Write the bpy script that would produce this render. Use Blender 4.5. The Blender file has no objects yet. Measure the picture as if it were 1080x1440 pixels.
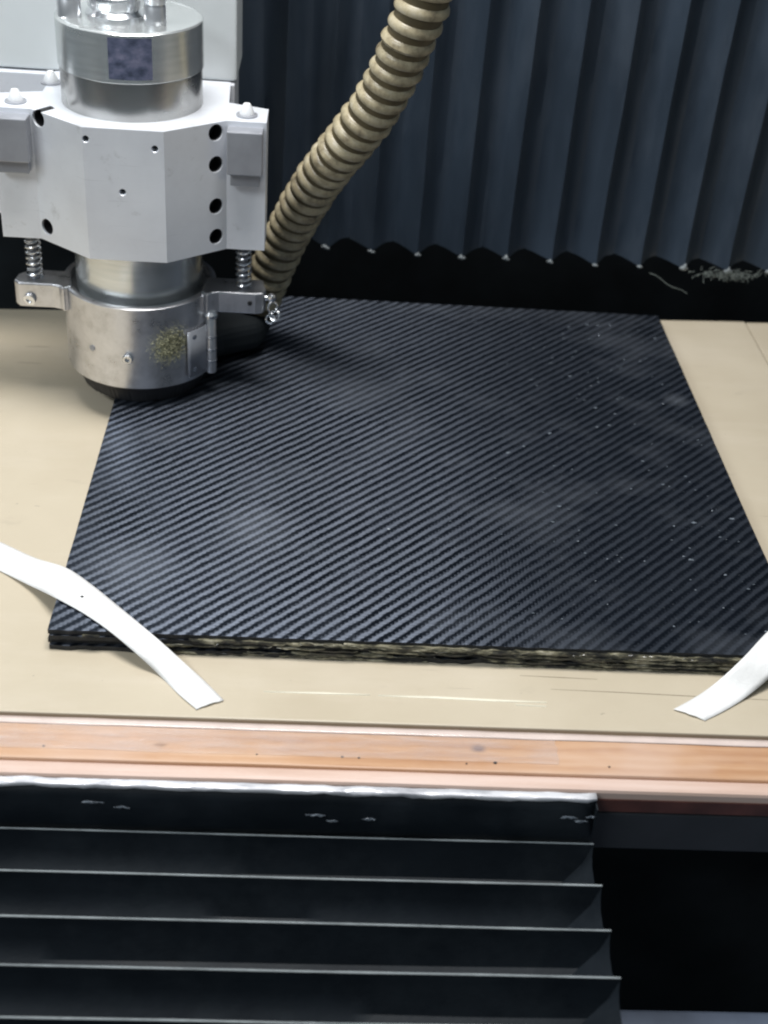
import bpy, bmesh, math, random
from mathutils import Vector, Matrix, noise
random.seed(7)
PI = math.pi
S = bpy.context.scene
COL = S.collection

# ---------------------------------------------------------------- camera
cd = bpy.data.cameras.new('camera'); cam = bpy.data.objects.new('camera', cd); COL.objects.link(cam)
cam.matrix_world = Matrix(((0.9972, -0.0429, -0.0605, -0.0706),
                           (-0.0251, 0.5726, -0.8195, -0.5117),
                           (0.0698, 0.8187, 0.5699, 0.4383),
                           (0, 0, 0, 1)))
cd.sensor_fit = 'VERTICAL'; cd.sensor_height = 36; cd.sensor_width = 27; cd.lens = 45.354
cd.clip_start = 0.02; cd.clip_end = 50
cd.dof.use_dof = True; cd.dof.focus_distance = 0.72; cd.dof.aperture_fstop = 9
S.camera = cam
# ---------------------------------------------------------------- room light
W = bpy.data.worlds.new('World'); S.world = W; W.use_nodes = True
bg = W.node_tree.nodes['Background']; bg.inputs[0].default_value = (0.72, 0.88, 1.0, 1); bg.inputs[1].default_value = 0.16
def area(name, loc, target, sx, sy, power, col):
    l = bpy.data.lights.new(name, 'AREA'); l.shape = 'RECTANGLE'; l.size = sx; l.size_y = sy; l.energy = power; l.color = col
    o = bpy.data.objects.new(name, l); COL.objects.link(o); o.location = loc
    o.rotation_euler = (Vector(target)-Vector(loc)).to_track_quat('-Z', 'Y').to_euler()
    return o
area('workshop_lamp', (-0.11, 0.13, 0.98), (-0.11, 0.15, 0), 0.50, 0.26, 11.5, (1.0, 0.985, 0.97))
area('workshop_tube', (-1.15, -0.75, 1.35), (-0.1, 0.2, 0.0), 1.2, 0.3, 16.5, (0.90, 0.96, 1.0))  # unseen lamp at left front, placed as fill
S.view_settings.view_transform = 'Standard'; S.view_settings.look = 'None'
S.view_settings.exposure = 0.10; S.view_settings.gamma = 1.0; S.view_settings.use_curve_mapping = False
S.render.engine = 'CYCLES'
S.cycles.max_bounces = 6
S.cycles.pixel_filter_type = 'BLACKMAN_HARRIS'; S.cycles.filter_width = 2.1

# ---------------------------------------------------------------- materials
class NT:
    def __init__(s, name):
        s.m = bpy.data.materials.new(name); s.m.use_nodes = True; s.t = s.m.node_tree; s.t.nodes.clear()
        s.out = s.n('ShaderNodeOutputMaterial')
    def n(s, typ, **kw):
        nd = s.t.nodes.new(typ)
        for k, v in kw.items():
            if k == 'inp':
                for a, b in v.items():
                    if hasattr(b, 'is_output'): s.t.links.new(b, nd.inputs[a])
                    else: nd.inputs[a].default_value = b
            else: setattr(nd, k, v)
        return nd
    def math(s, op, a, b=None, c=None):
        i = {0: a}
        if b is not None: i[1] = b
        if c is not None: i[2] = c
        return s.n('ShaderNodeMath', operation=op, inp=i).outputs[0]
    def coord(s, scale=(1, 1, 1), loc=(0, 0, 0), kind='Object'):
        tc = s.n('ShaderNodeTexCoord')
        return s.n('ShaderNodeMapping', inp={'Vector': tc.outputs[kind], 'Scale': scale, 'Location': loc}).outputs[0]
    def noise(s, vec, scale, detail=3, rough=0.55):
        return s.n('ShaderNodeTexNoise', inp={'Vector': vec, 'Scale': scale, 'Detail': detail, 'Roughness': rough}).outputs['Fac']
    def ramp(s, fac, stops):
        r = s.n('ShaderNodeValToRGB', inp={'Fac': fac}); e = r.color_ramp.elements
        while len(e) < len(stops): e.new(0.5)
        for el, (p, c) in zip(e, stops):
            el.position = p; el.color = (*c, 1) if len(c) == 3 else c
        return r.outputs[0]
    def mix(s, fac, a, b):
        m = s.n('ShaderNodeMix', data_type='RGBA')
        for sock, v in ((m.inputs[0], fac), (m.inputs[6], a), (m.inputs[7], b)):
            if hasattr(v, 'is_output'): s.t.links.new(v, sock)
            else: sock.default_value = v if not isinstance(v, tuple) or len(v) == 4 else (*v, 1)
        return m.outputs[2]
    def bump(s, h, strength=0.3, dist=0.001):
        return s.n('ShaderNodeBump', inp={'Height': h, 'Strength': strength, 'Distance': dist}).outputs[0]
    def bsdf(s, **kw):
        names = dict(base='Base Color', rough='Roughness', metal='Metallic', normal='Normal', spec='Specular IOR Level',
                     coat='Coat Weight', coatr='Coat Roughness', aniso='Anisotropic', tangent='Tangent', sheen='Sheen Weight',
                     trans='Transmission Weight', alpha='Alpha')
        i = {}
        for k, v in kw.items():
            if k == 'base' and isinstance(v, tuple) and len(v) == 3: v = (*v, 1)
            i[names[k]] = v
        return s.n('ShaderNodeBsdfPrincipled', inp=i)
    def done(s, sh):
        s.t.links.new(sh.outputs[0], s.out.inputs[0]); return s.m
M = {}
def m_simple(name, col, rough=0.5, metal=0.0, var=0.15, nscale=60, bump=0.15, spec=0.5, coat=0.0, bd=0.0006):
    t = NT(name); v = t.coord(); f = t.noise(v, nscale, 4)
    a = tuple(c*(1-var) for c in col); b = tuple(min(1, c*(1+var)) for c in col)
    base = t.ramp(f, [(0.3, a), (0.7, b)])
    f2 = t.noise(v, nscale*6, 3)
    r = t.math('MULTIPLY_ADD', t.noise(v, nscale*0.6, 4), rough*0.5, rough*0.75)
    M[name] = t.done(t.bsdf(base=base, rough=r, metal=metal, spec=spec, coat=coat, normal=t.bump(f2, bump, bd)))
def m_cast():
    t = NT('cast_aluminium'); v = t.coord(); f = t.noise(v, 22, 5, 0.65)
    base = t.ramp(f, [(0.28, (0.68, 0.70, 0.745)), (0.6, (0.76, 0.785, 0.83)), (0.8, (0.80, 0.82, 0.86))])
    gr = t.ramp(t.noise(t.coord((1, 1, 1), (4, 4, 1)), 60, 6, 0.75), [(0.60, (0, 0, 0)), (0.78, (1, 1, 1))])
    base = t.mix(t.math('MULTIPLY', gr, 0.5), base, (0.30, 0.30, 0.29))
    sc = t.ramp(t.noise(t.coord((8, 8, 260), (1, 0, 0)), 3.0, 2), [(0.70, (0, 0, 0)), (0.73, (1, 1, 1))])
    base = t.mix(t.math('MULTIPLY', sc, 0.18), base, (0.35, 0.36, 0.38))
    tool = t.noise(t.coord((3, 3, 900)), 1.0, 2)
    M['cast_aluminium'] = t.done(t.bsdf(base=base, rough=t.math('MULTIPLY_ADD', f, 0.3, 0.24), metal=0.35, normal=t.bump(t.math('MULTIPLY_ADD', tool, 0.5, f), 0.10, 0.0005)))
m_cast()
m_simple('milled_aluminium', (0.62, 0.63, 0.65), 0.30, 0.85, 0.08, 45, 0.08)
m_simple('dull_steel', (0.33, 0.34, 0.37), 0.34, 0.4, 0.10, 60, 0.10)
m_simple('screw_steel', (0.75, 0.76, 0.78), 0.22, 1.0, 0.1, 90, 0.05)
m_simple('bright_screw', (0.80, 0.81, 0.82), 0.35, 0.2, 0.05, 90, 0.05)
m_simple('dark_bolt', (0.02, 0.02, 0.022), 0.5, 0.3, 0.2, 90, 0.1)
m_simple('white_paint', (0.60, 0.635, 0.645), 0.42, 0.0, 0.05, 14, 0.06)
m_simple('black_steel', (0.020, 0.022, 0.026), 0.5, 0.0, 0.25, 30, 0.10)
m_simple('black_void', (0.016, 0.020, 0.023), 0.8, 0.0, 0.3, 20, 0.05, spec=0.2)  # near-black: the shade of gaps and openings is put into this colour
m_simple('black_rubber', (0.014, 0.014, 0.016), 0.65, 0.0, 0.3, 80, 0.2)
m_simple('blue_grey_steel', (0.13, 0.16, 0.22), 0.5, 0.2, 0.2, 30, 0.1)
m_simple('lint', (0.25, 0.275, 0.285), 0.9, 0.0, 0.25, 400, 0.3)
m_simple('dim_lint', (0.13, 0.15, 0.14), 0.9, 0.0, 0.3, 300, 0.2)
m_simple('yellow_dust', (0.36, 0.35, 0.23), 0.95, 0.0, 0.35, 500, 0.3)
m_simple('film_white', (0.66, 0.55, 0.50), 0.22, 0.0, 0.08, 60, 0.15, coat=0.4)
def m_clear():
    t = NT('film_clear'); f = t.noise(t.coord((0.6, 3, 1)), 60, 4, 0.6)
    a = t.ramp(f, [(0.35, (0.10, 0.10, 0.10)), (0.7, (0.42, 0.42, 0.42))])
    M['film_clear'] = t.done(t.bsdf(base=(0.70, 0.60, 0.56), rough=0.18, coat=0.6, alpha=a, normal=t.bump(f, 0.25, 0.001)))
m_clear()
m_simple('scratch_brown', (0.24, 0.20, 0.14), 0.7, 0.0, 0.2, 300, 0.1)
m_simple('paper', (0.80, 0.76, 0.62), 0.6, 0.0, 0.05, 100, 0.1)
m_simple('chip', (0.15, 0.175, 0.205), 0.35, 0.2, 0.2, 300, 0.1)
def m_resin():
    t = NT('resin'); v = t.coord((1, 3, 3)); f = t.noise(v, 75, 5, 0.7)
    base = t.ramp(f, [(0.38, (0.010, 0.011, 0.012)), (0.48, (0.05, 0.048, 0.035)), (0.57, (0.20, 0.185, 0.125)), (0.70, (0.50, 0.47, 0.38))])
    M['resin'] = t.done(t.bsdf(base=base, rough=0.3, coat=0.3))
m_resin()
m_simple('sheet_edge', (0.014, 0.015, 0.017), 0.35, 0.0, 0.6, 300, 0.8, bd=0.002)
m_simple('hose_groove', (0.085, 0.065, 0.03), 0.55, 0.0, 0.25, 60, 0.2)
m_simple('red_paint', (0.09, 0.028, 0.020), 0.5, 0.0, 0.3, 60, 0.1)
m_simple('pale_piping', (0.30, 0.33, 0.34), 0.45, 0.0, 0.25, 90, 0.2)

def m_polished():
    t = NT('polished_steel'); v = t.coord((1, 1, 14)); f = t.noise(v, 30, 4)
    base = t.ramp(f, [(0.3, (0.60, 0.63, 0.63)), (0.7, (0.72, 0.74, 0.74))])
    r = t.math('MULTIPLY_ADD', t.noise(t.coord(), 40, 4), 0.16, 0.16)
    M['polished_steel'] = t.done(t.bsdf(base=base, rough=r, metal=0.82, normal=t.bump(f, 0.05, 0.0003)))
m_polished()
m_simple('satin_steel', (0.42, 0.42, 0.41), 0.26, 0.95, 0.10, 50, 0.06)
def m_ring():
    t = NT('ring_aluminium'); v = t.coord(); f = t.noise(v, 70, 5, 0.65)
    base = t.ramp(f, [(0.25, (0.44, 0.44, 0.44)), (0.5, (0.64, 0.64, 0.66)), (0.8, (0.76, 0.76, 0.78))])
    s = t.noise(t.coord((1, 1, 0.15)), 300, 3)
    M['ring_aluminium'] = t.done(t.bsdf(base=base, rough=t.math('MULTIPLY_ADD', f, 0.2, 0.20), metal=0.92, normal=t.bump(s, 0.12, 0.0004)))
m_ring()
def m_patch():
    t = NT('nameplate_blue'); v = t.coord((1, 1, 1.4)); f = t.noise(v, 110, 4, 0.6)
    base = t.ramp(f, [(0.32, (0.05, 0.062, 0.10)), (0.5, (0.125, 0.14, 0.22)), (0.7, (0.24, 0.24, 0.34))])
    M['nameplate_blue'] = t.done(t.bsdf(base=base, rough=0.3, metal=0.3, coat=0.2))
m_patch()
def m_mdf():
    t = NT('mdf'); v = t.coord()
    f = t.noise(v, 9, 5, 0.6); g = t.noise(v, 700, 3)
    base = t.ramp(f, [(0.3, (0.475, 0.410, 0.305)), (0.7, (0.54, 0.475, 0.365))])
    st = t.ramp(t.noise(t.coord((1, 2.2, 1), (3, 1, 0)), 22, 4, 0.7), [(0.63, (0, 0, 0)), (0.75, (1, 1, 1))])
    base = t.mix(t.math('MULTIPLY', st, 0.34), base, (0.36, 0.31, 0.24))
    pale = t.ramp(t.noise(t.coord((0.6, 2.5, 1), (7, 2, 0)), 12, 5, 0.65), [(0.5, (0, 0, 0)), (0.75, (1, 1, 1))])
    base = t.mix(t.math('MULTIPLY', pale, 0.4), base, (0.60, 0.535, 0.44))
    fl = t.ramp(t.noise(t.coord((1, 1.6, 1), (2, 9, 0)), 150, 2), [(0.735, (0, 0, 0)), (0.77, (1, 1, 1))])
    base = t.mix(t.math('MULTIPLY', fl, 0.5), base, (0.22, 0.19, 0.15))
    sc = t.ramp(t.noise(t.coord((3, 60, 1), (0.3, 0.7, 0)), 4.5, 2, 0.5), [(0.715, (0, 0, 0)), (0.74, (1, 1, 1))])
    base = t.mix(t.math('MULTIPLY', sc, 0.45), base, (0.25, 0.2, 0.15))
    base = t.mix(t.math('MULTIPLY', g, 0.22), base, (0.42, 0.36, 0.27))
    M['mdf'] = t.done(t.bsdf(base=base, rough=t.math('MULTIPLY_ADD', f, 0.45, 0.18), spec=0.45, normal=t.bump(t.noise(v, 160, 4), 0.10, 0.0006)))
m_mdf()
def m_wood(name, c0, c1, c2, loc):
    t = NT(name); v = t.coord((1, 9, 9), loc)
    f = t.noise(v, 9, 6, 0.65)
    w = t.n('ShaderNodeTexWave', wave_type='BANDS', bands_direction='Y', inp={'Vector': v, 'Scale': 6.0, 'Distortion': 5.0, 'Detail': 3.0, 'Detail Scale': 1.4}).outputs['Fac']
    base = t.ramp(t.math('MULTIPLY_ADD', w, 0.12, t.math('MULTIPLY', f, 0.9)), [(0.25, c0), (0.5, c1), (0.75, c2)])
    blotch = t.ramp(t.noise(t.coord((1, 1.5, 1)), 16, 3), [(0.45, (0, 0, 0)), (0.7, (1, 1, 1))])
    base = t.mix(t.math('MULTIPLY', blotch, 0.35), base, (0.66, 0.52, 0.46))
    # knot and dark nicks
    tc = t.n('ShaderNodeTexCoord').outputs['Object']
    wob = t.n('ShaderNodeMix', data_type='RGBA', inp={0: 0.004, 6: tc, 7: t.n('ShaderNodeTexNoise', inp={'Scale': 120.0}).outputs['Color']}).outputs[2]
    for (x, y, sx, sy, col) in ((0.0186, -0.0616, 0.0048, 0.0034, (0.13, 0.10, 0.12)), (-0.135, -0.066, 0.004, 0.002, (0.28, 0.16, 0.10))):
        d = t.n('ShaderNodeVectorMath', operation='SUBTRACT', inp={0: wob, 1: (x+0.002, y+0.067+0.002, 0)}).outputs[0]
        d = t.n('ShaderNodeVectorMath', operation='MULTIPLY', inp={0: d, 1: (1/sx, 1/sy, 0)}).outputs[0]
        L = t.n('ShaderNodeVectorMath', operation='LENGTH', inp={0: d}).outputs['Value']
        k = t.ramp(L, [(0.35, (1, 1, 1)), (1.0, (0, 0, 0))])
        base = t.mix(t.math('MULTIPLY', k, 0.8), base, col)
    M[name] = t.done(t.bsdf(base=base, rough=t.math('MULTIPLY_ADD', f, 0.25, 0.28), coat=0.15, normal=t.bump(f, 0.15, 0.0005)))
m_wood('wood_orange', (0.40, 0.205, 0.105), (0.52, 0.305, 0.175), (0.60, 0.40, 0.265), (0, 0, 0))
m_wood('wood_pale', (0.52, 0.35, 0.27), (0.62, 0.45, 0.37), (0.70, 0.55, 0.48), (2, 1, 0))
def m_tape():
    t = NT('masking_tape'); v = t.coord(); f = t.noise(v, 900, 2)
    base = t.ramp(t.noise(v, 90, 5, 0.7), [(0.22, (0.62, 0.61, 0.58)), (0.36, (0.74, 0.74, 0.73)), (0.7, (0.80, 0.80, 0.79))])
    M['masking_tape'] = t.done(t.bsdf(base=base, rough=0.6, spec=0.3, normal=t.bump(t.math('MULTIPLY_ADD', t.noise(v, 130, 3), 2.0, t.math('MULTIPLY', f, 0.3)), 0.3, 0.0008)))
m_tape()
def m_silver():
    t = NT('silver_tape'); v = t.coord((0.5, 2, 2)); f = t.noise(v, 70, 5, 0.65)
    base = t.ramp(f, [(0.3, (0.30, 0.31, 0.34)), (0.55, (0.72, 0.72, 0.75))])
    M['silver_tape'] = t.done(t.bsdf(base=base, rough=0.3, metal=0.2, normal=t.bump(f, 0.4, 0.0015)))
m_silver()
def m_fabric(name, dark, dust, stretch, amt, spec=0.45):
    t = NT(name); v = t.coord(stretch)
    f = t.noise(v, 26, 5, 0.6)
    base = t.ramp(f, [(0.35, dark), (0.65, tuple(c*1.35 for c in dark))])
    d = t.ramp(t.noise(t.coord(stretch, (5, 2, 1)), 14, 6, 0.7), [(0.48, (0, 0, 0)), (0.80, (1, 1, 1))])
    base = t.mix(t.math('MULTIPLY', d, amt), base, dust)
    w = t.noise(t.coord(), 900, 2)
    M[name] = t.done(t.bsdf(base=base, rough=t.math('MULTIPLY_ADD', f, 0.25, 0.40), spec=spec, normal=t.bump(t.math('MULTIPLY_ADD', f, 3.0, t.math('MULTIPLY', w, 0.25)), 0.25, 0.0009)))
m_fabric('bellows_fabric', (0.019, 0.029, 0.043), (0.072, 0.090, 0.115), (1, 1, 0.35), 0.5)
m_fabric('cover_fabric', (0.005, 0.0075, 0.0105), (0.035, 0.043, 0.050), (1, 1, 1), 0.34, 0.2)
def m_hose():
    t = NT('hose_beige'); v = t.coord(); f = t.noise(v, 80, 6, 0.75)
    base = t.ramp(f, [(0.28, (0.08, 0.066, 0.042)), (0.42, (0.25, 0.21, 0.135)), (0.55, (0.37, 0.32, 0.21)), (0.8, (0.47, 0.43, 0.35))])
    M['hose_beige'] = t.done(t.bsdf(base=base, rough=t.math('MULTIPLY_ADD', f, 0.3, 0.18), normal=t.bump(t.noise(v, 300, 3), 0.15, 0.0005)))
m_hose()
def m_carbon():
    t = NT('carbon_twill'); T = 0.00205
    tc = t.n('ShaderNodeTexCoord').outputs['Object']
    wob = t.n('ShaderNodeTexNoise', inp={'Vector': tc, 'Scale': 38.0, 'Detail': 2.0}).outputs['Color']
    wv = t.n('ShaderNodeVectorMath', operation='MULTIPLY_ADD', inp={0: wob, 1: (0.0014, 0.0014, 0), 2: tc}).outputs[0]
    sx = t.n('ShaderNodeSeparateXYZ', inp={0: wv})
    u = t.math('DIVIDE', sx.outputs[0], T); w = t.math('DIVIDE', sx.outputs[1], T)
    i = t.math('FLOOR', u); j = t.math('FLOOR', w)
    mod = t.math('FLOORED_MODULO', t.math('SUBTRACT', i, j), 4.0)
    step = t.math('LESS_THAN', mod, 1.5)      # 1 where the cross-wise tow lies on top
    slip = t.math('MULTIPLY', t.math('SUBTRACT', t.noise(tc, 210, 2), 0.5), 1.5)
    diag = t.math('SINE', t.math('MULTIPLY', t.math('ADD', t.math('SUBTRACT', u, w), slip), PI/2))
    soft = t.n('ShaderNodeMapRange', interpolation_type='SMOOTHSTEP', inp={0: diag, 1: -0.40, 2: 0.80}).outputs[0]
    weft0 = t.math('MULTIPLY_ADD', soft, 0.68, t.math('MULTIPLY', step, 0.32))
    con = t.n('ShaderNodeMapRange', inp={0: t.noise(tc, 30, 4, 0.65), 1: 0.3, 2: 0.65, 3: 0.74, 4: 1.0}).outputs[0]
    weft = t.math('MULTIPLY_ADD', t.math('SUBTRACT', weft0, 0.5), con, 0.46)
    fu = t.math('SUBTRACT', t.math('FRACT', u), 0.5); fw = t.math('SUBTRACT', t.math('FRACT', w), 0.5)
    hu = t.math('SUBTRACT', 1.0, t.math('MULTIPLY', t.math('MULTIPLY', fu, fu), 3.2))
    hw = t.math('SUBTRACT', 1.0, t.math('MULTIPLY', t.math('MULTIPLY', fw, fw), 3.2))
    h = t.n('ShaderNodeMix', data_type='FLOAT', inp={0: weft, 2: hu, 3: hw}).outputs[0]
    fib = t.noise(t.n('ShaderNodeVectorMath', operation='MULTIPLY', inp={0: tc, 1: (400, 4500, 1)}).outputs[0], 1.0, 2)
    nrm = t.bump(h, 0.35, 0.00025)
    blot = t.noise(tc, 14, 4, 0.6)
    rot = t.n('ShaderNodeMapping', inp={'Vector': tc, 'Rotation': (0, 0, -PI/4), 'Scale': (90, 420, 1)}).outputs[0]
    blot2 = t.math('MULTIPLY_ADD', t.noise(rot, 1.0, 3, 0.6), 0.65, t.math('MULTIPLY', blot, 0.35))
    def fibre(tan, col):
        c = t.mix(blot2, tuple(x*0.62 for x in col), tuple(x*1.38 for x in col))
        return t.bsdf(base=c, metal=0.85, rough=t.math('MULTIPLY_ADD', fib, 0.10, 0.27), aniso=0.95,
                      tangent=t.n('ShaderNodeCombineXYZ', inp={0: tan[0], 1: tan[1], 2: 0.0}).outputs[0], normal=nrm,
                      coat=0.15, coatr=0.2)
    a = fibre((0.0, 1.0), (0.118, 0.136, 0.172)); b = fibre((1.0, 0.0), (0.021, 0.029, 0.044))
    mx = t.n('ShaderNodeMixShader', inp={0: weft, 1: b.outputs[0], 2: a.outputs[0]})
    # fine pale dust spread at random over the sheet
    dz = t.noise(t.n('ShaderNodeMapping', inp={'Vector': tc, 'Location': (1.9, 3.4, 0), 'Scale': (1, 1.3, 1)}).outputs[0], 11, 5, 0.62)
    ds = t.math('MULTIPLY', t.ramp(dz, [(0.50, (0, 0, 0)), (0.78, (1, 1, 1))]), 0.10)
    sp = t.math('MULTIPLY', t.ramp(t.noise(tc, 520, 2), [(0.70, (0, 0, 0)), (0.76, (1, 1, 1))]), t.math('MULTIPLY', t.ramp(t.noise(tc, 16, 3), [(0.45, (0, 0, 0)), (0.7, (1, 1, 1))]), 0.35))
    for (x, y, r) in ((-0.166, 0.055-0.2, 0.040), (-0.100, 0.100-0.2, 0.034), (0.186, 0.272-0.2, 0.013)):  # rounded pale patches at set spots, broken up by noise
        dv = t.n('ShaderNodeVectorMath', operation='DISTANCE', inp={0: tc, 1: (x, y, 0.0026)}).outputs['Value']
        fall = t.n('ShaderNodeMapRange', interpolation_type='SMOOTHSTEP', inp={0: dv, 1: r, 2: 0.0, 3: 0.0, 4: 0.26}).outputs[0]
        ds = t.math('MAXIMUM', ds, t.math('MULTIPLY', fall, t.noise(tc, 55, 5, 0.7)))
    dust = t.bsdf(base=(0.30, 0.33, 0.38), rough=0.9)  # pale matt colour shared by dust and patches
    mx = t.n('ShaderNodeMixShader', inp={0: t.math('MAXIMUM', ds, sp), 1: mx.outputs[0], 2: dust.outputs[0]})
    M['carbon_twill'] = t.done(mx)
m_carbon()

# ---------------------------------------------------------------- mesh helpers (world coordinates; origin of the thing is subtracted)
class B:
    def __init__(s): s.bm = bmesh.new()
    def quad_grid(s, rows, close=False):
        R = [[s.bm.verts.new(p) for p in r] for r in rows]
        for a, b in zip(R, R[1:]):
            n = len(a)
            for k in range(n if close else n-1):
                s.bm.faces.new((a[k], a[(k+1) % n], b[(k+1) % n], b[k]))
        return R
    def box(s, x0, x1, y0, y1, z0, z1):
        v = [s.bm.verts.new(p) for p in ((x0,y0,z0),(x1,y0,z0),(x1,y1,z0),(x0,y1,z0),(x0,y0,z1),(x1,y0,z1),(x1,y1,z1),(x0,y1,z1))]
        for f in ((0,3,2,1),(4,5,6,7),(0,1,5,4),(1,2,6,5),(2,3,7,6),(3,0,4,7)): s.bm.faces.new([v[k] for k in f])
        return s
    def prism(s, poly, z0, z1):
        a = [s.bm.verts.new((x, y, z0)) for x, y in poly]; b = [s.bm.verts.new((x, y, z1)) for x, y in poly]
        s.bm.faces.new(a[::-1]); s.bm.faces.new(b); n = len(a)
        for k in range(n): s.bm.faces.new((a[k], a[(k+1) % n], b[(k+1) % n], b[k]))
        return s
    def lathe(s, c, prof, seg=48, axis=(0, 0, 1), cap=True):
        ax = Vector(axis).normalized(); q = ax.to_track_quat('Z', 'Y'); c = Vector(c)
        rows = [[c + q @ Vector((r*math.cos(2*PI*k/seg), r*math.sin(2*PI*k/seg), h)) for k in range(seg)] for r, h in prof]
        R = s.quad_grid(rows, True)
        if cap: s.bm.faces.new(R[0][::-1]); s.bm.faces.new(R[-1])
        return s
    def tube(s, pts, r, seg=10, cap=True):
        pts = [Vector(p) for p in pts]; rows = []; up = Vector((0.3, 0.2, 1)).normalized()
        for i, p in enumerate(pts):
            d = (pts[min(i+1, len(pts)-1)] - pts[max(i-1, 0)]).normalized()
            if abs(d.dot(up)) > 0.98: up = Vector((1, 0, 0))
            a = d.cross(up).normalized(); b = d.cross(a).normalized(); up = b.cross(d) if False else -b if (-b).dot(up) > 0 else b
            rr = r[i] if isinstance(r, (list, tuple)) else r
            rows.append([p + rr*(math.cos(2*PI*k/seg)*a + math.sin(2*PI*k/seg)*b) for k in range(seg)])
        R = s.quad_grid(rows, True)
        if cap: s.bm.faces.new(R[0][::-1]); s.bm.faces.new(R[-1])
        return s
    def make(s, name, mat, parent=None, org=(0, 0, 0), bevel=0.0, smooth=False, solid=0.0, bseg=2):
        bmesh.ops.recalc_face_normals(s.bm, faces=s.bm.faces)
        me = bpy.data.meshes.new(name); s.bm.to_mesh(me); s.bm.free()
        o = bpy.data.objects.new(name, me); COL.objects.link(o)
        root = parent
        while root is not None and root.parent is not None: root = root.parent
        off = Vector(root.location) if root is not None else Vector(org)
        me.transform(Matrix.Translation(-off))
        if parent is not None: o.parent = parent
        else: o.location = off
        me.materials.append(M[mat])
        if smooth:
            for p in me.polygons: p.use_smooth = True
            try: me.set_sharp_from_angle(angle=math.radians(40))
            except Exception: pass
        if solid:
            md = o.modifiers.new('solid', 'SOLIDIFY'); md.thickness = solid; md.offset = -1
        if bevel:
            md = o.modifiers.new('bevel', 'BEVEL'); md.width = bevel; md.segments = bseg; md.limit_method = 'ANGLE'; md.angle_limit = math.radians(35)
            md.harden_normals = False
        return o
def thing(name, loc, label, cat, group=None):
    o = bpy.data.objects.new(name, None); o.empty_display_size = 0.02; COL.objects.link(o); o.location = loc
    return tag(o, label, cat, group)
def tag(o, label, cat, group=None, kind=None):
    o['label'] = label; o['category'] = cat
    if group: o['group'] = group
    if kind: o['kind'] = kind
    return o
def struct(o): o['kind'] = 'structure'; return o
def nz(x, y=0.0, z=0.0): return noise.noise(Vector((x, y, z)))
def cut(o, cutters):
    """drill real holes into mesh o"""
    b = B()
    for c in cutters: b.lathe(*c)
    bmesh.ops.recalc_face_normals(b.bm, faces=b.bm.faces)
    me = bpy.data.meshes.new('cutter'); b.bm.to_mesh(me); b.bm.free()
    me.transform(Matrix.Translation(-o.matrix_world.translation if o.parent is None else -Vector(o.parent.location)))
    k = bpy.data.objects.new('cutter', me); COL.objects.link(k)
    if o.parent: k.parent = o.parent
    md = o.modifiers.new('cut', 'BOOLEAN'); md.object = k; md.operation = 'DIFFERENCE'; md.solver = 'EXACT'
    bpy.context.view_layer.update()
    dg = bpy.context.evaluated_depsgraph_get()
    new = bpy.data.meshes.new_from_object(o.evaluated_get(dg)); o.modifiers.remove(md)
    o.data = new; bpy.data.objects.remove(k)

# ================================================================ SETTING
ZM = -0.012      # top of the spoilboard
struct(B().box(-1.5, 1.5, -1.2, 1.5, -0.42, -0.40).make('floor', 'black_void', org=(0, 0, -0.4)))
struct(B().box(-1.2, 1.2, 0.62, 0.64, -0.399, 0.9).make('back_wall', 'black_void', org=(0, 0.63, -0.39)))
sb = B().prism([(-0.62, -0.0482), (0.2765, -0.0474), (0.2785, 0.4290), (-0.62, 0.3585)], ZM-0.018, ZM).make('spoilboard', 'mdf', org=(0, 0.2, ZM), bevel=0.0008)
struct(sb)
B().prism([(0.2775, -0.0474), (0.62, -0.0464), (0.62, 0.456), (0.2797, 0.4291)], ZM-0.018, ZM-0.0008).make('spoilboard_panel', 'mdf', sb, bevel=0.0008)
for (pts, w) in (([(-0.088, -0.0278), (-0.06, -0.0274), (-0.034, -0.0276)], 0.0007), ([(-0.030, -0.0278), (0.0, -0.0277), (0.030, -0.0284), (0.0565, -0.0287)], 0.0008), ([(0.040, -0.0312), (0.056, -0.0316)], 0.0009)):  # pale slivers: the glint along a film wrinkle put in as colour
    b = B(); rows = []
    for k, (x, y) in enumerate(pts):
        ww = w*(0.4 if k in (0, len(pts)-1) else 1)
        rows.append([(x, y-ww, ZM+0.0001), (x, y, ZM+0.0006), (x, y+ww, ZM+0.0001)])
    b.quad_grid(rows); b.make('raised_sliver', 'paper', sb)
for pts in (((0.045, -0.0088), (0.066, -0.0092), (0.086, -0.0096)), ((0.060, -0.0185), (0.10, -0.0192), (0.140, -0.0203), (0.19, -0.0212)), ((-0.277, 0.3252), (-0.268, 0.3257), (-0.2600, 0.3258)), ((0.262, 0.255), (0.272, 0.2535), (0.283, 0.2538))):
    b = B(); rows = []
    for k, (x, y) in enumerate(pts):
        w = 0.00008 if k in (0, len(pts)-1) else 0.00028
        rows.append([(x, y-w, ZM+0.00005), (x, y+w, ZM+0.00012)])
    b.quad_grid(rows); b.make('scratch', 'scratch_brown', sb)
# bed under the board, black in place of the shade there
struct(B().box(-0.9, 0.9, 0.0, 0.42, -0.399, -0.0315).make('machine_bed', 'black_void', org=(0, 0.2, -0.399)))

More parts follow.
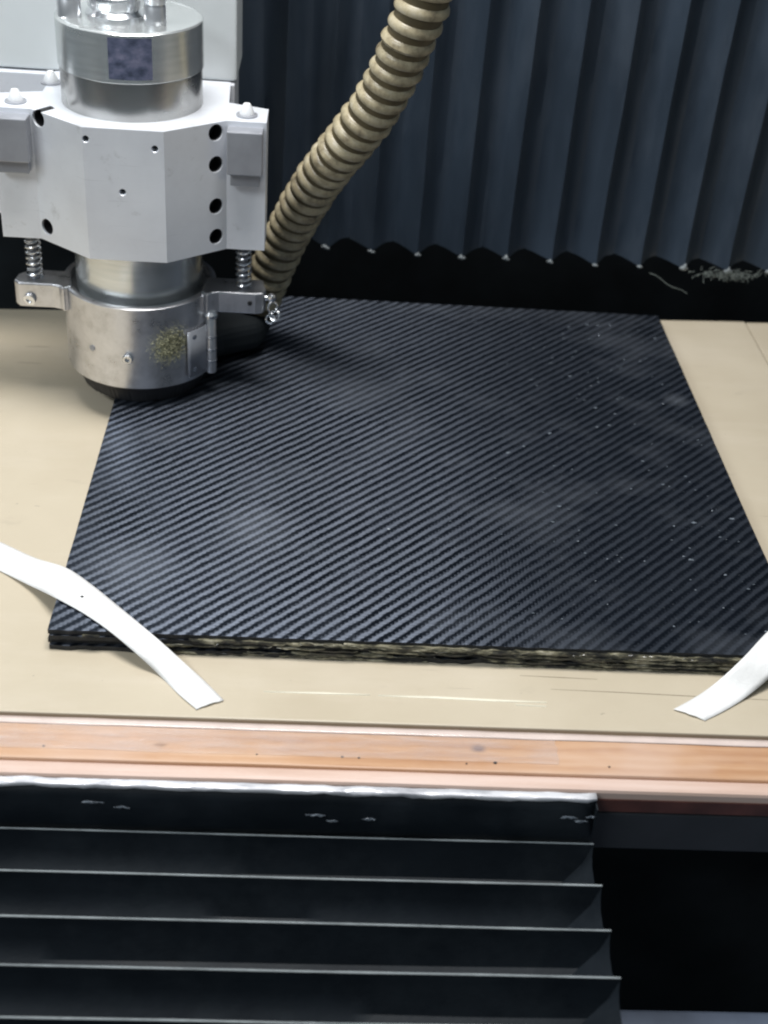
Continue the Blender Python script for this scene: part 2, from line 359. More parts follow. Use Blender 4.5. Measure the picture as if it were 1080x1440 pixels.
# ================================================================ FRONT: steel beam, wooden rail, silver tape, way cover
beam = B().box(-0.7, 0.7, -0.0865, -0.02, -0.0545, -0.0290).make('steel_beam', 'black_steel', org=(0, -0.06, -0.0545), bevel=0.001)
tag(beam, 'black steel beam running under the wooden rail above the dark opening', 'beam')
rail = thing('wooden_rail', (0, -0.067, -0.0285), 'orange and pale wooden edging rail along the front of the table', 'rail')
def plank(x0, x1, y0, y1, z0, z1, mat, name='plank', bev=0.0012):
    b = B(); n = max(2, int((x1-x0)/0.02)); rows = []
    for k in range(n+1):
        x = x0+(x1-x0)*k/n; d = 0.0004*nz(x*17, y0*90)
        rows.append([(x, y0+d, z0), (x, y1+d, z0), (x, y1+d, z1+d*0.4), (x, y0+d, z1+d*0.4)])
    R = b.quad_grid(rows, True); b.bm.faces.new(R[0][::-1]); b.bm.faces.new(R[-1])
    return b.make(name, mat, rail, bevel=bev)
plank(-0.62, 0.62, -0.0768, -0.0492, -0.0285, -0.0133, 'wood_orange')
plank(-0.62, 0.62, -0.0860, -0.0773, -0.0280, -0.0138, 'wood_pale', 'edging_strip', 0.002)
b = B(); rows = []
for k in range(81):
    x = -0.62+1.24*k/80; e = 0.0006*nz(x*30, 4)
    rows.append([(x, -0.0497, -0.0129+0.0003*nz(x*50)), (x, -0.0520, -0.0125+0.0003*nz(x*50, 2)), (x, -0.0538+e, -0.0126), (x, -0.0545+e, -0.0129)])
b.quad_grid(rows); b.make('glossy_film', 'film_white', rail, smooth=True, solid=0.0002)
b = B(); rows = []
for k in range(91):   # clear wrinkled packing film over the left of the rail
    x = -0.62+(0.0575+0.62)*k/90
    rows.append([(x+0.002*nz(q*1.7, 3)*(k == 90), -0.0548-0.0027*q+0.0006*nz(x*20, q), -0.0126+0.0004*nz(x*45, q*0.8)) for q in range(7)])
b.quad_grid(rows); b.make('clear_film', 'film_clear', rail, smooth=True)
B().box(-0.62, 0.62, -0.0868, -0.0862, -0.0275, -0.0195).make('red_lip', 'red_paint', rail)  # reddish front edge of the wood, darkened for the shade on it
for (x, y, r) in ((0.0261, -0.0708, 0.0011), (-0.0400, -0.0703, 0.0007), (-0.0480, -0.0700, 0.0008), (-0.089, -0.0702, 0.0006), (-0.1900, -0.069, 0.0007), (0.082, -0.0712, 0.0007), (0.012, -0.072, 0.0006)):
    B().lathe((x, y, -0.0136), [(r, 0), (r*0.9, 0.0004)], 10).make('nail_head', 'dark_bolt', rail)
# crumpled silver tape that fixes the cover to the rail
b = B(); rows = []
n = 150
for k in range(n+1):
    x = -0.62+(0.073+0.62)*k/n
    e = 0.0008*nz(x*60)+0.0006*nz(x*170, 3)
    if k == n: e += 0.001
    zz = lambda s, q: 0.0007*nz(x*90, s*7.0)*q
    rows.append([(x, -0.0872, -0.0165), (x, -0.0878+0.3*e, -0.0143+zz(1, 1)), (x, -0.0898, -0.0140+zz(2, 1)), (x, -0.0915+0.4*e, -0.0143+zz(3, 1)), (x, -0.0924+0.6*e, -0.0158+e)])
b.quad_grid(rows)
tag(b.make('silver_tape', 'silver_tape', org=(0, -0.09, -0.0165), smooth=True, solid=0.0003), 'crumpled silver tape strip along the top of the lower pleated cover', 'tape')

rr = random.Random(4)
tp = bpy.data.objects['silver_tape']
for (x, y, z, l) in ((-0.163, -0.0945, -0.0215, 0.010), (-0.150, -0.0950, -0.0238, 0.007), (-0.060, -0.0950, -0.0255, 0.009), (-0.052, -0.0955, -0.0285, 0.005), (-0.035, -0.0952, -0.0270, 0.006), (0.060, -0.0948, -0.0225, 0.008), (0.066, -0.0950, -0.0245, 0.006), (0.070, -0.0948, -0.0215, 0.004)):
    b = B(); rows = [[(x+l*(k/5-0.5)+rr.uniform(-0.0004, 0.0004), y-0.0012+rr.uniform(-0.0005, 0.0002), z-0.0010*math.sin(PI*k/5)*w+rr.uniform(-0.0004, 0.0004)) for w in (0.6, 0, -0.5)] for k in range(6)]
    b.quad_grid(rows); b.make('torn_scrap', 'chip', tp, solid=0.0002)
XR, XL = 0.0745, -0.40
cover = thing('way_cover', (-0.15, -0.15, -0.2), 'black pleated way cover with horizontal folds below the wooden rail', 'bellows')
# mounting flap
b = B(); rows = []
for k in range(61):
    x = XL+(0.0725-XL)*k/60; w = 0.0012*nz(x*25, 5); w2 = 0.002*nz(x*14, 9)
    rows.append([(x, -0.0913, -0.0152), (x, -0.0932+w, -0.0210), (x, -0.0955+w+w2, -0.0285), (x, -0.0962+w*0.6, -0.0350), (x, -0.0964, -0.0398)])
b.quad_grid(rows); b.make('mounting_flap', 'cover_fabric', cover, smooth=True, solid=0.0006)
B().prism([(0.0725, -0.0962), (0.0731, -0.0962), (0.0731, -0.088), (0.0725, -0.088)], -0.16, -0.0165).make('end_flap', 'cover_fabric', cover)
PIT, ZR, DEP = 0.0247, -0.0400, 0.0215
def ridge_y(k): return -0.0966-PIT*k
def u_line(y, dep, inset, out, seed, nx=40):
    """line of the cover across the top, round the corner and down the right side"""
    pts = []
    for q in range(nx+1):
        x = XL+(XR-inset-XL)*q/nx
        pts.append(Vector((x, y+0.00035*nz(x*9, seed)*(1+dep*120), ZR-dep+0.00022*nz(x*11, seed+40)*(1+dep*200))))
    z1 = ZR-dep*0.30-(0.0006 if inset else 0)
    pts.append(Vector((XR-out*0.5-(0.0004 if inset else 0), y-(0.001 if inset else 0), z1 if inset else ZR-0.0002)))   # mitre corner rises to the outer edge
    for q in range(1, 7):
        pts.append(Vector((XR-out+0.0004*nz(q, seed), y-(0.001 if inset else 0)+0.0006*nz(q*0.7, seed+9), z1-0.13*q/6)))
    return pts
for k in range(9):
    sd = k*3.1
    L0 = u_line(ridge_y(k), 0, 0, 0, sd); L1 = u_line(ridge_y(k)-PIT*0.13, DEP*0.45, 0.004, 0.0006, sd+0.7)
    L2 = u_line(ridge_y(k)-PIT*0.32, DEP*0.85, 0.013, 0.0012, sd+1.3); L3 = u_line(ridge_y(k)-PIT*0.66, DEP, 0.024, 0.0016, sd+1.9)
    L4 = u_line(ridge_y(k+1)+0.0016, DEP*0.45, 0.006, 0.0008, sd+2.2); L5 = u_line(ridge_y(k+1), 0, 0, 0, sd+3.1)
    b = B(); b.quad_grid([L0, L1, L2, L3, L4, L5])
    p = b.make('pleat', 'cover_fabric', cover, smooth=True)
    pp = [q+Vector((0, -0.0002, 0.0003)) for q in L0]
    B().tube(pp[:41], [0.00042+0.00016*nz(q.x*40, k) for q in pp[:41]], 6).make('piping', 'pale_piping', p, smooth=True)  # stitched ridge edge; the light it catches is put into its pale colour
# base tray deep under the opening
tag(B().box(0.085, 0.7, -0.30, -0.1105, -0.19, -0.15).make('base_rail', 'blue_grey_steel', org=(0.4, -0.2, -0.19), bevel=0.002), 'blue grey steel base rail deep below the opening at lower right', 'rail')

# ================================================================ BACK BELLOWS
bel = thing('bellows', (0.1, 0.45, 0.02), 'dark blue grey pleated bellows with vertical folds behind the table', 'bellows')
BP, BX0, BY, BD, BZ0, BZ1 = 0.0350, -0.0629, 0.424, 0.0205, 0.0338, 0.37
for k in range(-5, 13):
    xr = BX0+k*BP; b = B(); rows = []
    nzr = 36; hem = 0.0022*nz(k*7.7+0.3)+0.0010*nz(k*3.1)
    wid = 1+0.08*nz(k*1.7)
    for q in range(nzr+1):
        t = q/nzr; z = BZ0+hem*(1-t)+(BZ1-BZ0)*t
        sway = 0.0011*nz(z*9, k*2.3)
        row = []
        for (fx, fy) in ((-0.5, 1.0), (-0.46, 0.985), (-0.36, 0.84), (-0.24, 0.59), (-0.13, 0.34), (-0.05, 0.14), (-0.012, 0.03), (0.0, 0.0), (0.012, 0.03), (0.05, 0.17), (0.12, 0.40), (0.21, 0.66), (0.31, 0.88), (0.43, 0.99), (0.5, 1.0)):
            edge = abs(fx) > 0.49
            wy = 0 if edge else 0.0013*nz(z*14+fx*3, k*5.1, fx*4)
            sg = 0.0 if edge else sway*(1-2*abs(fx))
            kb = k+(0.5 if fx > 0 else -0.5)
            z2 = z+(0.0012*nz(k*3.3+fx*2) if q == 0 and not edge else 0)
            # hem curls slightly forward at the fold
            curl = -0.0035*max(0, 1-t*14)**2*(1-2*abs(fx))
            row.append((xr+fx*BP+sg, BY+fy*BD*wid*(1 if not edge else 1/wid)+wy+curl, z2))
        rows.append(row)
    b.quad_grid(rows)
    p = b.make('pleat', 'bellows_fabric', bel, smooth=True)
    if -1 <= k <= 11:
        # pale tip at the bottom of the fold
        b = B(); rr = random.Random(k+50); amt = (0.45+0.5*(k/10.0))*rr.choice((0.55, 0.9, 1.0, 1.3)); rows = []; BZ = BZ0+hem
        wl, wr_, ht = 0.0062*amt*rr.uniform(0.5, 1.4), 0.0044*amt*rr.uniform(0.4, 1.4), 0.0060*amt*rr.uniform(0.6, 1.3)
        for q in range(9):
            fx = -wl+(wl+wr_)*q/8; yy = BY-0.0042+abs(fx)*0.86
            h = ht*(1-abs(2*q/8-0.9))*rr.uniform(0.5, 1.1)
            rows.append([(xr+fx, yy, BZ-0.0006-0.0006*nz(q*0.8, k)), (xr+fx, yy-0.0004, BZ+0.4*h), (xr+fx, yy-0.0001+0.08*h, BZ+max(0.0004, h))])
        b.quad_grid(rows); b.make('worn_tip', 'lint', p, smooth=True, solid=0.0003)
b = B(); rr = random.Random(21)
for _ in range(120):
    c = Vector((rr.gauss(0.252, 0.014), 0.4185+rr.uniform(-0.002, 0.004), 0.0318+rr.gauss(0, 0.0017))); ph = rr.uniform(0, 99)
    d = Vector((rr.uniform(-1, 1), rr.uniform(-0.6, 0.6), rr.uniform(-1, 0.5))).normalized()*rr.uniform(0.0006, 0.0015)
    b.tube([c+d*q+Vector((nz(q*0.8, ph), nz(q*0.8, ph+3), nz(q*0.8, ph+6)))*0.0016 for q in range(5)], 0.00022, 4)
pp = [Vector((0.190+0.004*q, 0.4185-0.0005*q, 0.0300-0.0018*q+0.001*math.sin(q*1.1))) for q in range(9)]
b.tube(pp, 0.00028, 5)
ll = b.make('hanging_lint', 'dim_lint', bel); ll['kind'] = 'stuff'

# ================================================================ CARBON SHEETS
def sheet(zt, th, dx, dy, seed, mat, label, amp):
    b = B(); out = []
    x0, x1, y0, y1 = -0.2+dx, 0.2+dx, 0.0+dy, 0.4055+dy
    def jit(x, y, s): return amp*(nz(x*55, y*55, seed)+0.6*nz(x*150, y*150, seed+5))*s
    n = 110
    for k in range(n): x = x0+(x1-x0)*k/n; out.append((x, y0+jit(x, 0, 1.0)))
    for k in range(60): y = y0+(y1-y0)*k/60; out.append((x1+0.3*jit(0.7, y, 1), y))
    for k in range(40): x = x1-(x1-x0)*k/40; out.append((x, y1+0.3*jit(x, 0.9, 1)))
    for k in range(60): y = y1-(y1-y0)*k/60; out.append((x0+0.3*jit(0.2, y, 1), y))
    b.prism(out, zt-th, zt)
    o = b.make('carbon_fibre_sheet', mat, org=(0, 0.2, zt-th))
    o.data.materials.append(M['sheet_edge'])
    for p in o.data.polygons:
        if abs(p.normal.z) < 0.9: p.material_index = 1
    return tag(o, label, 'sheet', 'stacked carbon fibre sheets')
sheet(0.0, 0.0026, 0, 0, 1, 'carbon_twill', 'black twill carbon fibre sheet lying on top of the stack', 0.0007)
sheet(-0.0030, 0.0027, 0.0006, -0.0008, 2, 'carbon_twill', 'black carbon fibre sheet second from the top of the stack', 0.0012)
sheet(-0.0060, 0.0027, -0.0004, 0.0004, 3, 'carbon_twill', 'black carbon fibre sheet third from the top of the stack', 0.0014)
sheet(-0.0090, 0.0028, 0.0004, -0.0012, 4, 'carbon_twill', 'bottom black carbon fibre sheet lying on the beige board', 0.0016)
# torn resin film sticking out between the sheets along the front
b = B(); rr = random.Random(3)
for _ in range(170):
    u = rr.random()**0.7; x = -0.190+u*0.385
    z = rr.choice((-0.0026, -0.0030, -0.0058, -0.0088, -0.0112))+rr.uniform(-0.0006, 0.0006)
    ln = rr.uniform(0.008, 0.045); dep = rr.uniform(0.0001, 0.0012)*(0.3+0.9*u); m = 10; rows = []
    ph = rr.uniform(0, 50)
    for k in range(m+1):
        s_ = min(1, 3*math.sin(PI*k/m)); xx = min(0.2, x+ln*k/m)
        o1 = 0.0008*nz(xx*160, ph); o2 = 0.0007*nz(xx*210, ph+9); hh = 0.0004+0.0006*abs(nz(xx*130, ph+4))
        rows.append([(xx, 0.002, z+o2), (xx, -0.0012-dep*s_+o1, z+o2+hh*0.4), (xx, -0.0014-dep*s_+o1, z+o2-hh*s_)])
    b.quad_grid(rows)
for _ in range(70):   # loose frayed fibres
    u = rr.random()**0.6; x = -0.16+u*0.35; z = -rr.uniform(0.001, 0.010); L_ = rr.uniform(0.006, 0.022); ph = rr.uniform(0, 99)
    pts = [(min(0.2, x+L_*k/7), -0.0015-0.0012*abs(nz(k*0.5, ph))-0.0004*k/7, z+0.0012*nz(k*0.4, ph+5)) for k in range(8)]
    b.tube(pts, 0.00022, 4)
tag(b.make('torn_resin_film', 'resin', org=(0, 0, -0.012), solid=0.0002), 'torn yellowish resin film along the front edge of the sheets', 'film', kind='stuff')
# fine chips and dust lying on the top sheet
b = B(); rr = random.Random(11)
for _ in range(150):
    x = 0.19-abs(rr.gauss(0, 0.085)); y = rr.uniform(0.01, 0.39)
    if x < -0.19: continue
    s = rr.uniform(0.0004, 0.0010)*(1.6 if rr.random() < 0.12 else 1); a = rr.uniform(0, 6.28)
    pr = [(x+s*math.cos(a+q)*rr.uniform(0.7, 1.5), y+s*math.sin(a+q)*0.7, 0.00015+rr.uniform(0, 0.0005)) for q in (0, 1.3, 2.5, 3.9, 5.0)]
    b.bm.faces.new([b.bm.verts.new(p) for p in pr])
tag(b.make('dust_chips', 'chip', org=(0.1, 0.2, 0), solid=0.0002), 'tiny pale dust chips scattered over the right of the top sheet', 'dust', kind='stuff')

# ================================================================ TAPE STRIPS
def tape(rows, label, seed):
    def cr(p0, p1, p2, p3, t):
        return 0.5*((2*p1)+(-p0+p2)*t+(2*p0-5*p1+4*p2-p3)*t*t+(-p0+3*p1-3*p2+p3)*t**3)
    A = [Vector(a) for a, _ in rows]; C = [Vector(c) for _, c in rows]; n = len(rows); G = []
    for i in range(n-1):
        for q in range(5 if i < n-2 else 6):
            t = q/5
            g = lambda P: cr(P[max(i-1, 0)], P[i], P[i+1], P[min(i+2, n-1)], t)
            a, c = g(A), g(C); row = []
            for w in range(7):
                p = a.lerp(c, w/6)
                p.z += 0.0005*(1-(2*w/6-1)**2)+0.0004*nz(i*0.9+t*0.9, w*0.5, seed)
                row.append(p)
            G.append(row)
    for w in range(7): G[-1][w] += Vector((0.0015*nz(w*1.3, seed+3), -0.0012*nz(w*1.7, seed), 0))
    b = B(); b.quad_grid(G)
    return tag(b.make('masking_tape', 'masking_tape', org=tuple(rows[-1][0]), smooth=True, solid=0.0003), label, 'tape', 'white masking tape strips')
tape([((-0.2723, 0.1054, -0.0115), (-0.2657, 0.0782, -0.0115)), ((-0.2442, 0.0885, -0.0115), (-0.2384, 0.0616, -0.0115)),
      ((-0.2203, 0.07, -0.008), (-0.2172, 0.0445, -0.008)), ((-0.1999, 0.0516, 0.0006), (-0.1996, 0.0244, 0.0006)),
      ((-0.183, 0.0366, 0.0006), (-0.1849, 0.0138, 0.0006)), ((-0.1675, 0.0207, 0.0006), (-0.1701, 0.0012, 0.0008)),
      ((-0.1462, -0.0019, 0.0006), (-0.1542, -0.0109, -0.004)), ((-0.1307, -0.0128, -0.006), (-0.1409, -0.0194, -0.0112)),
      ((-0.1172, -0.0235, -0.0112), (-0.1286, -0.0342, -0.0115)), ((-0.1073, -0.0357, -0.0115), (-0.12, -0.0429, -0.0115))],
     'long white masking tape strip over the left front corner of the sheets', 2)
tape([((0.2106, 0.048, 0.0006), (0.1997, 0.0051, 0.0006)), ((0.1825, 0.0199, 0.0006), (0.1854, -0.0042, 0.0006)),
      ((0.1619, -0.0036, 0.0004), (0.1755, -0.0114, -0.006)), ((0.1476, -0.0129, -0.009), (0.1626, -0.0208, -0.0105)),
      ((0.1342, -0.0224, -0.0113), (0.1483, -0.0311, -0.0115)), ((0.1218, -0.0313, -0.0115), (0.1365, -0.0384, -0.0115))],
     'short white masking tape strip over the right front corner of the sheets', 6)

lt = next(o for o in bpy.data.objects if o.name == 'masking_tape')
B().lathe((-0.1868, 0.0262, 0.0011), [(0.0011, 0), (0.0009, 0.0003)], 10).make('dark_speck', 'dark_bolt', lt)

# ================================================================ Z COLUMN
zc = thing('z_column', (-0.25, 0.35, 0.12), 'white painted column plate behind the spindle motor', 'machine column')
B().box(-0.50, -0.1265, 0.325, 0.38, 0.1865, 0.60).make('column_plate', 'white_paint', zc, bevel=0.0015)
B().box(-0.34, -0.1275, 0.322, 0.36, 0.125, 0.1855).make('carriage_plate', 'cast_aluminium', zc, bevel=0.001)

# ================================================================ SPINDLE HEAD
XC, YC = -0.1855, 0.274
head = thing('spindle_head', (XC, YC, 0.001), 'silver milling spindle head with clamp block, springs and pressure foot over the sheets', 'spindle')
blk = B().prism([(-0.2075, 0.22), (-0.161, 0.22), (-0.127, 0.246), (-0.1035, 0.246), (-0.1035, 0.272), (-0.128, 0.280), (-0.130, 0.3215), (-0.2405, 0.3215), (-0.2405, 0.280), (-0.2645, 0.272), (-0.2645, 0.246), (-0.241, 0.246)], 0.1065, 0.1872).make('clamp_block', 'cast_aluminium', head)
nr = Vector((0.607, -0.794, 0)); nl = Vector((-0.607, -0.794, 0))
holes = []
for z in (0.1812, 0.1620, 0.1358, 0.1162): holes.append((Vector((-0.1330, 0.2414, z)), nr))
for z in (0.1830, 0.1160): holes.append((Vector((-0.2362, 0.2424, z)), nl))
small = [Vector((-0.2055, 0.22, 0.1803)), Vector((-0.1662, 0.22, 0.1768)), Vector((-0.1858, 0.22, 0.1497))]
cut(blk, [(p-d*0.011, [(0.0050, 0), (0.0050, 0.011), (0.0056, 0.0118), (0.0056, 0.02)], 28, tuple(d)) for p, d in holes] +
         [(p+Vector((0, 0.006, 0)), [(0.0018, 0), (0.0018, 0.0055), (0.0024, 0.0062), (0.0024, 0.012)], 18, (0, -1, 0)) for p in small])
md = blk.modifiers.new('bevel', 'BEVEL'); md.width = 0.0007; md.segments = 2; md.limit_method = 'ANGLE'; md.angle_limit = math.radians(30)
for p, d in holes:
    q = B().lathe(p-d*0.0108, [(0.0044, 0), (0.0044, 0.0022), (0.0040, 0.0028)], 24, tuple(d)).make('socket_screw', 'dark_bolt', blk)
    B().lathe(p-d*0.0105, [(0.00496, 0.0), (0.00496, 0.0092), (0.0046, 0.0092), (0.0046, 0.0)], 24, tuple(d), cap=False).make('hole_sleeve', 'dark_bolt', blk)  # dark liner added so the inside of the hole looks shaded
for p in small:
    B().lathe(p+Vector((0, 0.0058, 0)), [(0.0015, 0), (0.0012, 0.0016)], 14, (0, -1, 0)).make('grub_screw', 'dark_bolt', blk)
B().box(-0.31, -0.2652, 0.252, 0.272, 0.1190, 0.1870).make('side_bracket', 'cast_aluminium', head, bevel=0.0008)
for (x0, x1) in ((-0.1262, -0.1052), (-0.2635, -0.2420)):
    pd = B().box(x0, x1, 0.2352, 0.2465, 0.1582, 0.1842).make('guide_pad', 'dull_steel', head, bevel=0.0006)
    B().box(x0+0.0018, x1-0.0018, 0.2395, 0.2466, 0.1500, 0.1578).make('pad_foot', 'dull_steel', pd, bevel=0.0004)  # narrower steel block below each pad
for (x, y) in ((-0.1158, 0.2575), (-0.2520, 0.2575), (-0.2385, 0.297)):
    s = B().lathe((x, y, 0.1873), [(0.0044, 0.0009), (0.0044, 0.0022), (0.0030, 0.0055), (0.0020, 0.0072), (0.0010, 0.0074)], 24).make('cap_screw', 'bright_screw', head, smooth=True)
    B().lathe((x, y, 0.1873), [(0.0064, 0), (0.0064, 0.0008), (0.0050, 0.0010)], 24).make('washer', 'dull_steel', s, smooth=True)
# motor body
mot = B().lathe((XC, YC, 0.108), [(0.0412, 0), (0.0412, 0.0790), (0.0420, 0.0792), (0.0420, 0.1008), (0.0414, 0.1012), (0.0414, 0.1018)], 96).make('motor_body', 'satin_steel', head, smooth=True)
B().lathe((XC, YC, 0.2090), [(0.0420, 0), (0.0428, 0.0007), (0.0428, 0.0272), (0.0419, 0.0281), (0.0405, 0.0283), (0.0400, 0.0278), (0.001, 0.0278)], 96).make('motor_cap', 'polished_steel', mot, smooth=True)
# curved mottled blue patch on the motor cap
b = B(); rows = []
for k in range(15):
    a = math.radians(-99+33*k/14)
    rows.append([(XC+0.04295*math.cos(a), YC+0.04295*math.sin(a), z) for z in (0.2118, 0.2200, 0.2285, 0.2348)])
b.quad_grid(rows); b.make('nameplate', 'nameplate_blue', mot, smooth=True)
for (x, y, r, zb, zt) in ((-0.2180, 0.2625, 0.0068, 0.2366, 0.31), (-0.1685, 0.2575, 0.0063, 0.2366, 0.31)):
    f = B().lathe((x, y, zb), [(r, 0), (r, 0.010), (r*0.94, 0.0105), (r*0.94, 0.012), (r, 0.0125), (r, zt-zb)], 32).make('coolant_fitting', 'milled_aluminium', mot, smooth=True)
B().lathe((-0.193, 0.272, 0.2366), [(0.0175, 0), (0.0175, 0.002), (0.0150, 0.0045), (0.0160, 0.006), (0.0160, 0.012), (0.0130, 0.014), (0.009, 0.0145), (0.009, 0.06)], 40).make('cable_gland', 'screw_steel', mot, smooth=True)
# nose
B().lathe((XC, YC, 0.030), [(0.028, 0), (0.030, 0.004), (0.036, 0.016), (0.0400, 0.024), (0.0408, 0.026), (0.0408, 0.0785)], 80).make('spindle_nose', 'polished_steel', head, smooth=True)
B().lathe((XC, YC, 0.0640), [(0.0410, 0.0), (0.0410, 0.0022), (0.0449, 0.0022), (0.0449, 0.0)], 80, cap=False).make('inner_collar', 'milled_aluminium', head, smooth=True)
# springs with rods
for x in (-0.2508, -0.1172):
    rod = B().lathe((x, 0.262, 0.060), [(0.0028, 0), (0.0028, 0.048)], 20).make('guide_rod', 'dull_steel', head, smooth=True)
    pts = [(x+0.0046*math.cos(t*2*PI), 0.262+0.0046*math.sin(t*2*PI), 0.0735+0.0335*t/9) for t in [q/18 for q in range(9*18+1)]]
    B().tube(pts, 0.00085, 8).make('spring', 'screw_steel', head, smooth=True)
# pressure foot
RC = 0.0494
foot = B().lathe((XC, YC, 0.0145), [(0.0450, 0.0575), (0.0454, 0), (RC-0.0006, 0), (RC, 0.0006), (RC, 0.0567), (RC-0.0012, 0.0577), (0.0462, 0.0579), (0.0450, 0.0575)], 112, cap=False).make('pressure_foot', 'ring_aluminium', head, smooth=True)
def ear(pl, z0, z1):
    b = B(); b.prism(pl, z0, z1); return b.make('ear', 'ring_aluminium', foot, bevel=0.0012, bseg=3)
def arc(a0, a1, r, n=8): return [(XC+r*math.cos(math.radians(a0+(a1-a0)*k/n)), YC+r*math.sin(math.radians(a0+(a1-a0)*k/n))) for k in range(n+1)]
ear([(-0.2600, 0.2525), (-0.2385, 0.2525)]+[(-0.2340, 0.2510), (-0.2310, 0.2480)]+[(-0.2260, 0.2520), (-0.2300, 0.2740), (-0.2560, 0.2740), (-0.2625, 0.2660), (-0.2635, 0.2570)], 0.0560, 0.0728)
ear([(-0.1090, 0.2525), (-0.1040, 0.2540), (-0.1025, 0.2600), (-0.1050, 0.2740), (-0.1420, 0.2740), (-0.1440, 0.2520), (-0.1395, 0.2480), (-0.1365, 0.2510), (-0.1325, 0.2525)], 0.0590, 0.0738)
B().lathe((-0.2530, 0.2523, 0.0622), [(0.0040, 0), (0.0038, 0.0022), (0.0020, 0.0024), (0.0018, 0.0012)], 20, (-0.2, -1, -0.2)).make('ear_screw', 'screw_steel', foot, smooth=True)
B().lathe((-0.1125, 0.2521, 0.0668), [(0.0016, 0), (0.0014, 0.0007)], 14, (0, -1, 0)).make('ear_screw', 'dark_bolt', foot)
def ringpt(adeg, z, r=RC): a = math.radians(adeg); return Vector((XC+r*math.cos(a), YC+r*math.sin(a), z)), Vector((math.cos(a), math.sin(a), 0))
p, d = ringpt(-93, 0.0375); B().lathe(p-d*0.001, [(0.0034, 0), (0.0034, 0.0035), (0.0028, 0.0042), (0.0016, 0.0042), (0.0015, 0.0022)], 20, tuple(d)).make('foot_screw', 'screw_steel', foot, smooth=True)
p, d = ringpt(-122, 0.0395); B().lathe(p-d*0.001, [(0.0022, 0), (0.0020, 0.0014)], 16, tuple(d)).make('foot_screw', 'dull_steel', foot, smooth=True)
# hinge at the right of the foot
hp, hd = ringpt(-25, 0, RC+0.0034)
hg = B().lathe((hp.x, hp.y, 0.0158), [(0.0030, 0), (0.0036, 0.0005), (0.0036, 0.0395), (0.0030, 0.0405)], 20).make('hinge', 'ring_aluminium', foot, smooth=True)
for z in (0.0245, 0.0330, 0.0420): B().lathe((hp.x, hp.y, z), [(0.0040, 0), (0.0040, 0.0009)], 20).make('knuckle_ring', 'screw_steel', hg, smooth=True)
B().lathe((hp.x, hp.y, 0.0564), [(0.0048, 0), (0.0048, 0.002), (0.0030, 0.0040)], 20).make('hinge_pin_head', 'screw_steel', hg, smooth=True)
b = B(); rows = []
for k in range(9):
    a = math.radians(-48+20*k/8); rows.append([(XC+(RC+0.0012)*math.cos(a), YC+(RC+0.0012)*math.sin(a), z) for z in (0.0190, 0.0515)])
b.quad_grid(rows); b.make('hinge_leaf', 'dull_steel', hg, smooth=True, solid=0.0012)
for z in (0.0235, 0.0470):
    p, d = ringpt(-42, z, RC+0.001); B().lathe(p, [(0.0026, 0), (0.0024, 0.0012), (0.001, 0.0016)], 16, tuple(d)).make('hinge_screw', 'screw_steel', hg, smooth=True)
# thumb screw with ring at the right ear
ts = B().lathe((-0.0985, 0.256, 0.0700), [(0.001, -0.0030), (0.0024, -0.0022), (0.0030, 0), (0.0024, 0.0022), (0.001, 0.0030)], 16).make('thumb_screw', 'screw_steel', foot, smooth=True)
B().lathe((-0.1030, 0.257, 0.0690), [(0.0018, 0), (0.0018, 0.006)], 12, (1, 0, 0)).make('stud', 'screw_steel', ts, smooth=True)
for (cx, cy, cz, r, ax) in ((-0.0978, 0.254, 0.0640, 0.0036, (0.8, -1, 0.2)), (-0.0962, 0.253, 0.0585, 0.0032, (-0.5, -1, 0.5)), (-0.0990, 0.253, 0.0560, 0.0028, (0.2, -1, 0.1))):
    q = Vector(ax).normalized().to_track_quat('Z', 'Y')
    B().tube([Vector((cx, cy, cz))+q @ Vector((r*math.cos(k*PI/10), r*math.sin(k*PI/10), 0)) for k in range(21)], 0.0008, 8).make('wire_ring', 'screw_steel', ts, smooth=True)
# dark skirt below the foot, uneven at its lower edge
b = B(); rows = []
for k in range(181):
    a = 2*PI*k/180; rj = 0.0405+0.0006*nz(k*0.9)
    rows.append([(XC+0.0452*math.cos(a), YC+0.0452*math.sin(a), 0.0150), (XC+rj*math.cos(a), YC+rj*math.sin(a), 0.0005+0.0009*abs(nz(k*2.7, 3)))])
b.quad_grid(rows); b.make('brush_skirt', 'black_rubber', foot, solid=0.002)
# dust port behind the foot, carrying the hose
B().prism([(-0.150, 0.272), (-0.132, 0.290), (-0.106, 0.304), (-0.100, 0.340), (-0.140, 0.350), (-0.175, 0.330)], 0.004, 0.029).make('dust_port', 'black_void', foot, bevel=0.009, bseg=4)
# yellow dust stuck to the foot: tiny crumbs
b = B(); rr = random.Random(5)
for _ in range(2600):
    u, v = rr.gauss(0, 1), rr.gauss(0, 1)
    a = -61+u*8.0; z = 0.0450+v*0.0062+0.0006*u
    if a > -46 or z > 0.068 or z < 0.02: continue
    p, d = ringpt(a, z, RC-0.0002); s = rr.uniform(0.0004, 0.0013)*math.exp(-0.25*(u*u+v*v))
    vs = []
    for _ in range(4): vs.append(b.bm.verts.new(p+d*rr.uniform(0, 0.0009)+Vector((rr.uniform(-1, 1), rr.uniform(-1, 1), rr.uniform(-1, 1)))*s))
    for f in ((0, 1, 2), (0, 2, 3), (0, 3, 1), (1, 3, 2)): b.bm.faces.new([vs[i] for i in f])
dd = b.make('stuck_dust', 'yellow_dust', foot); dd['kind'] = 'stuff'

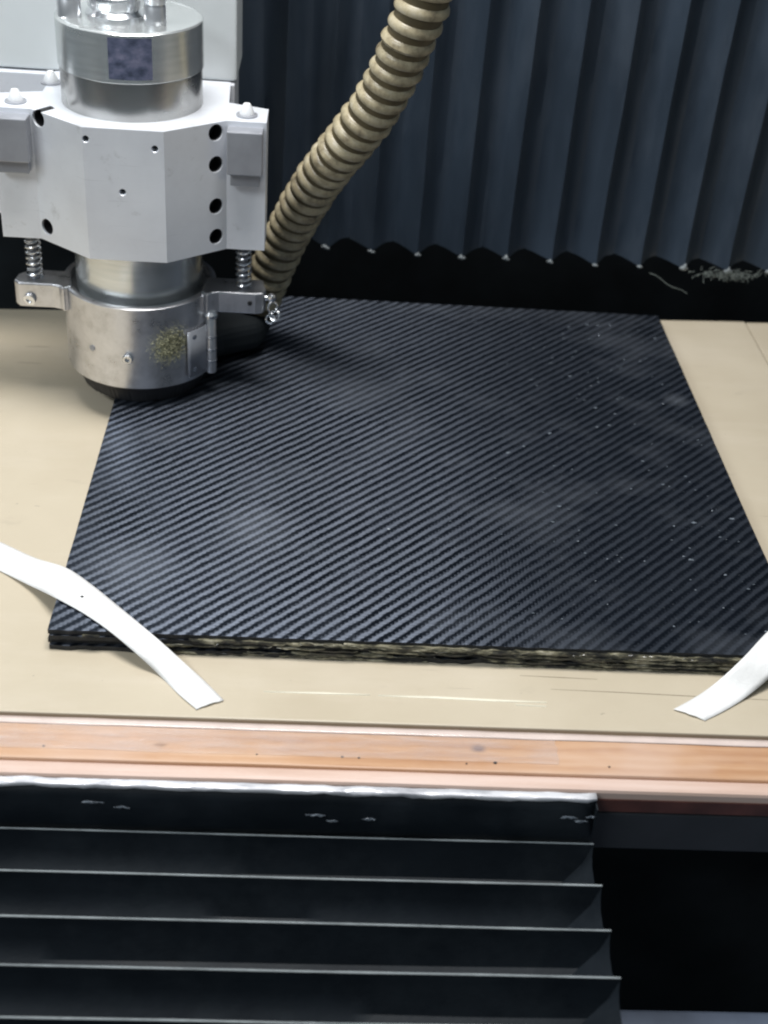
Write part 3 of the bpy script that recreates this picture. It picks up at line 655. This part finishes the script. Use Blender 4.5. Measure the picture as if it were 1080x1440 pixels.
# ================================================================ HOSE
CP = [Vector(p) for p in ((-0.0060, 0.2401, 0.3500), (-0.0109, 0.2401, 0.2973), (-0.0150, 0.2406, 0.2712), (-0.0212, 0.2430, 0.2488), (-0.0351, 0.2546, 0.2069), (-0.0522, 0.268, 0.1738), (-0.0707, 0.2877, 0.1402), (-0.0885, 0.310, 0.0971), (-0.1050, 0.3225, 0.0515), (-0.1120, 0.3240, 0.0300))]
def spline(P, m=40):
    out = []
    for i in range(len(P)-1):
        p0, p1, p2, p3 = P[max(i-1, 0)], P[i], P[i+1], P[min(i+2, len(P)-1)]
        for q in range(m):
            t = q/m; out.append(0.5*((2*p1)+(-p0+p2)*t+(2*p0-5*p1+4*p2-p3)*t*t+(-p0+3*p1-3*p2+p3)*t**3))
    out.append(P[-1]); return out
raw = spline(CP); L = [0.0]
for a, c in zip(raw, raw[1:]): L.append(L[-1]+(c-a).length)
def at(s):
    import bisect
    i = min(max(bisect.bisect(L, s)-1, 0), len(raw)-2); t = (s-L[i])/max(1e-9, L[i+1]-L[i])
    return raw[i].lerp(raw[i+1], t), (raw[i+1]-raw[i]).normalized()
def frame(s):
    p, _ = at(s); d = (at(min(s+0.006, L[-1]-1e-5))[0]-at(max(s-0.006, 0))[0]).normalized()
    a = d.cross(Vector((0, 1, 0))).normalized(); return p, d, a, d.cross(a).normalized()
hose = thing('hose', tuple(CP[-1]), 'ribbed beige dust extraction hose curving down behind the spindle head', 'hose')
HP = 0.0098; N = int(L[-1]/HP)
b = B(); rows = []
for k in range(N*4+1):
    p, d, a, c = frame(L[-1]*k/(N*4)); rows.append([p+0.0137*(math.cos(2*PI*q/28)*a+math.sin(2*PI*q/28)*c) for q in range(28)])
b.quad_grid(rows, True); b.make('hose_wall', 'hose_groove', hose, smooth=True)
b = B(); rows = []
K = 28
for k in range(N*K+1):
    s = L[-1]*k/(N*K); p, d, a, c = frame(s); ang = 2*PI*k/K
    rad = math.cos(ang)*a+math.sin(ang)*c; sec = []
    for (w, h) in ((-0.0037, -0.0006), (-0.0033, 0.0004), (-0.0016, 0.0014), (0.0006, 0.0019), (0.0022, 0.0012), (0.0030, -0.0006)):
        sec.append(p+rad*(0.0139+h*(1+0.3*nz(s*200, 2)+0.25*nz(s*40, ang*0.3))+0.0004*nz(s*25, 7))+d*w)
    rows.append(sec)
b.quad_grid(rows, True); b.make('spiral_rib', 'hose_beige', hose, smooth=True)
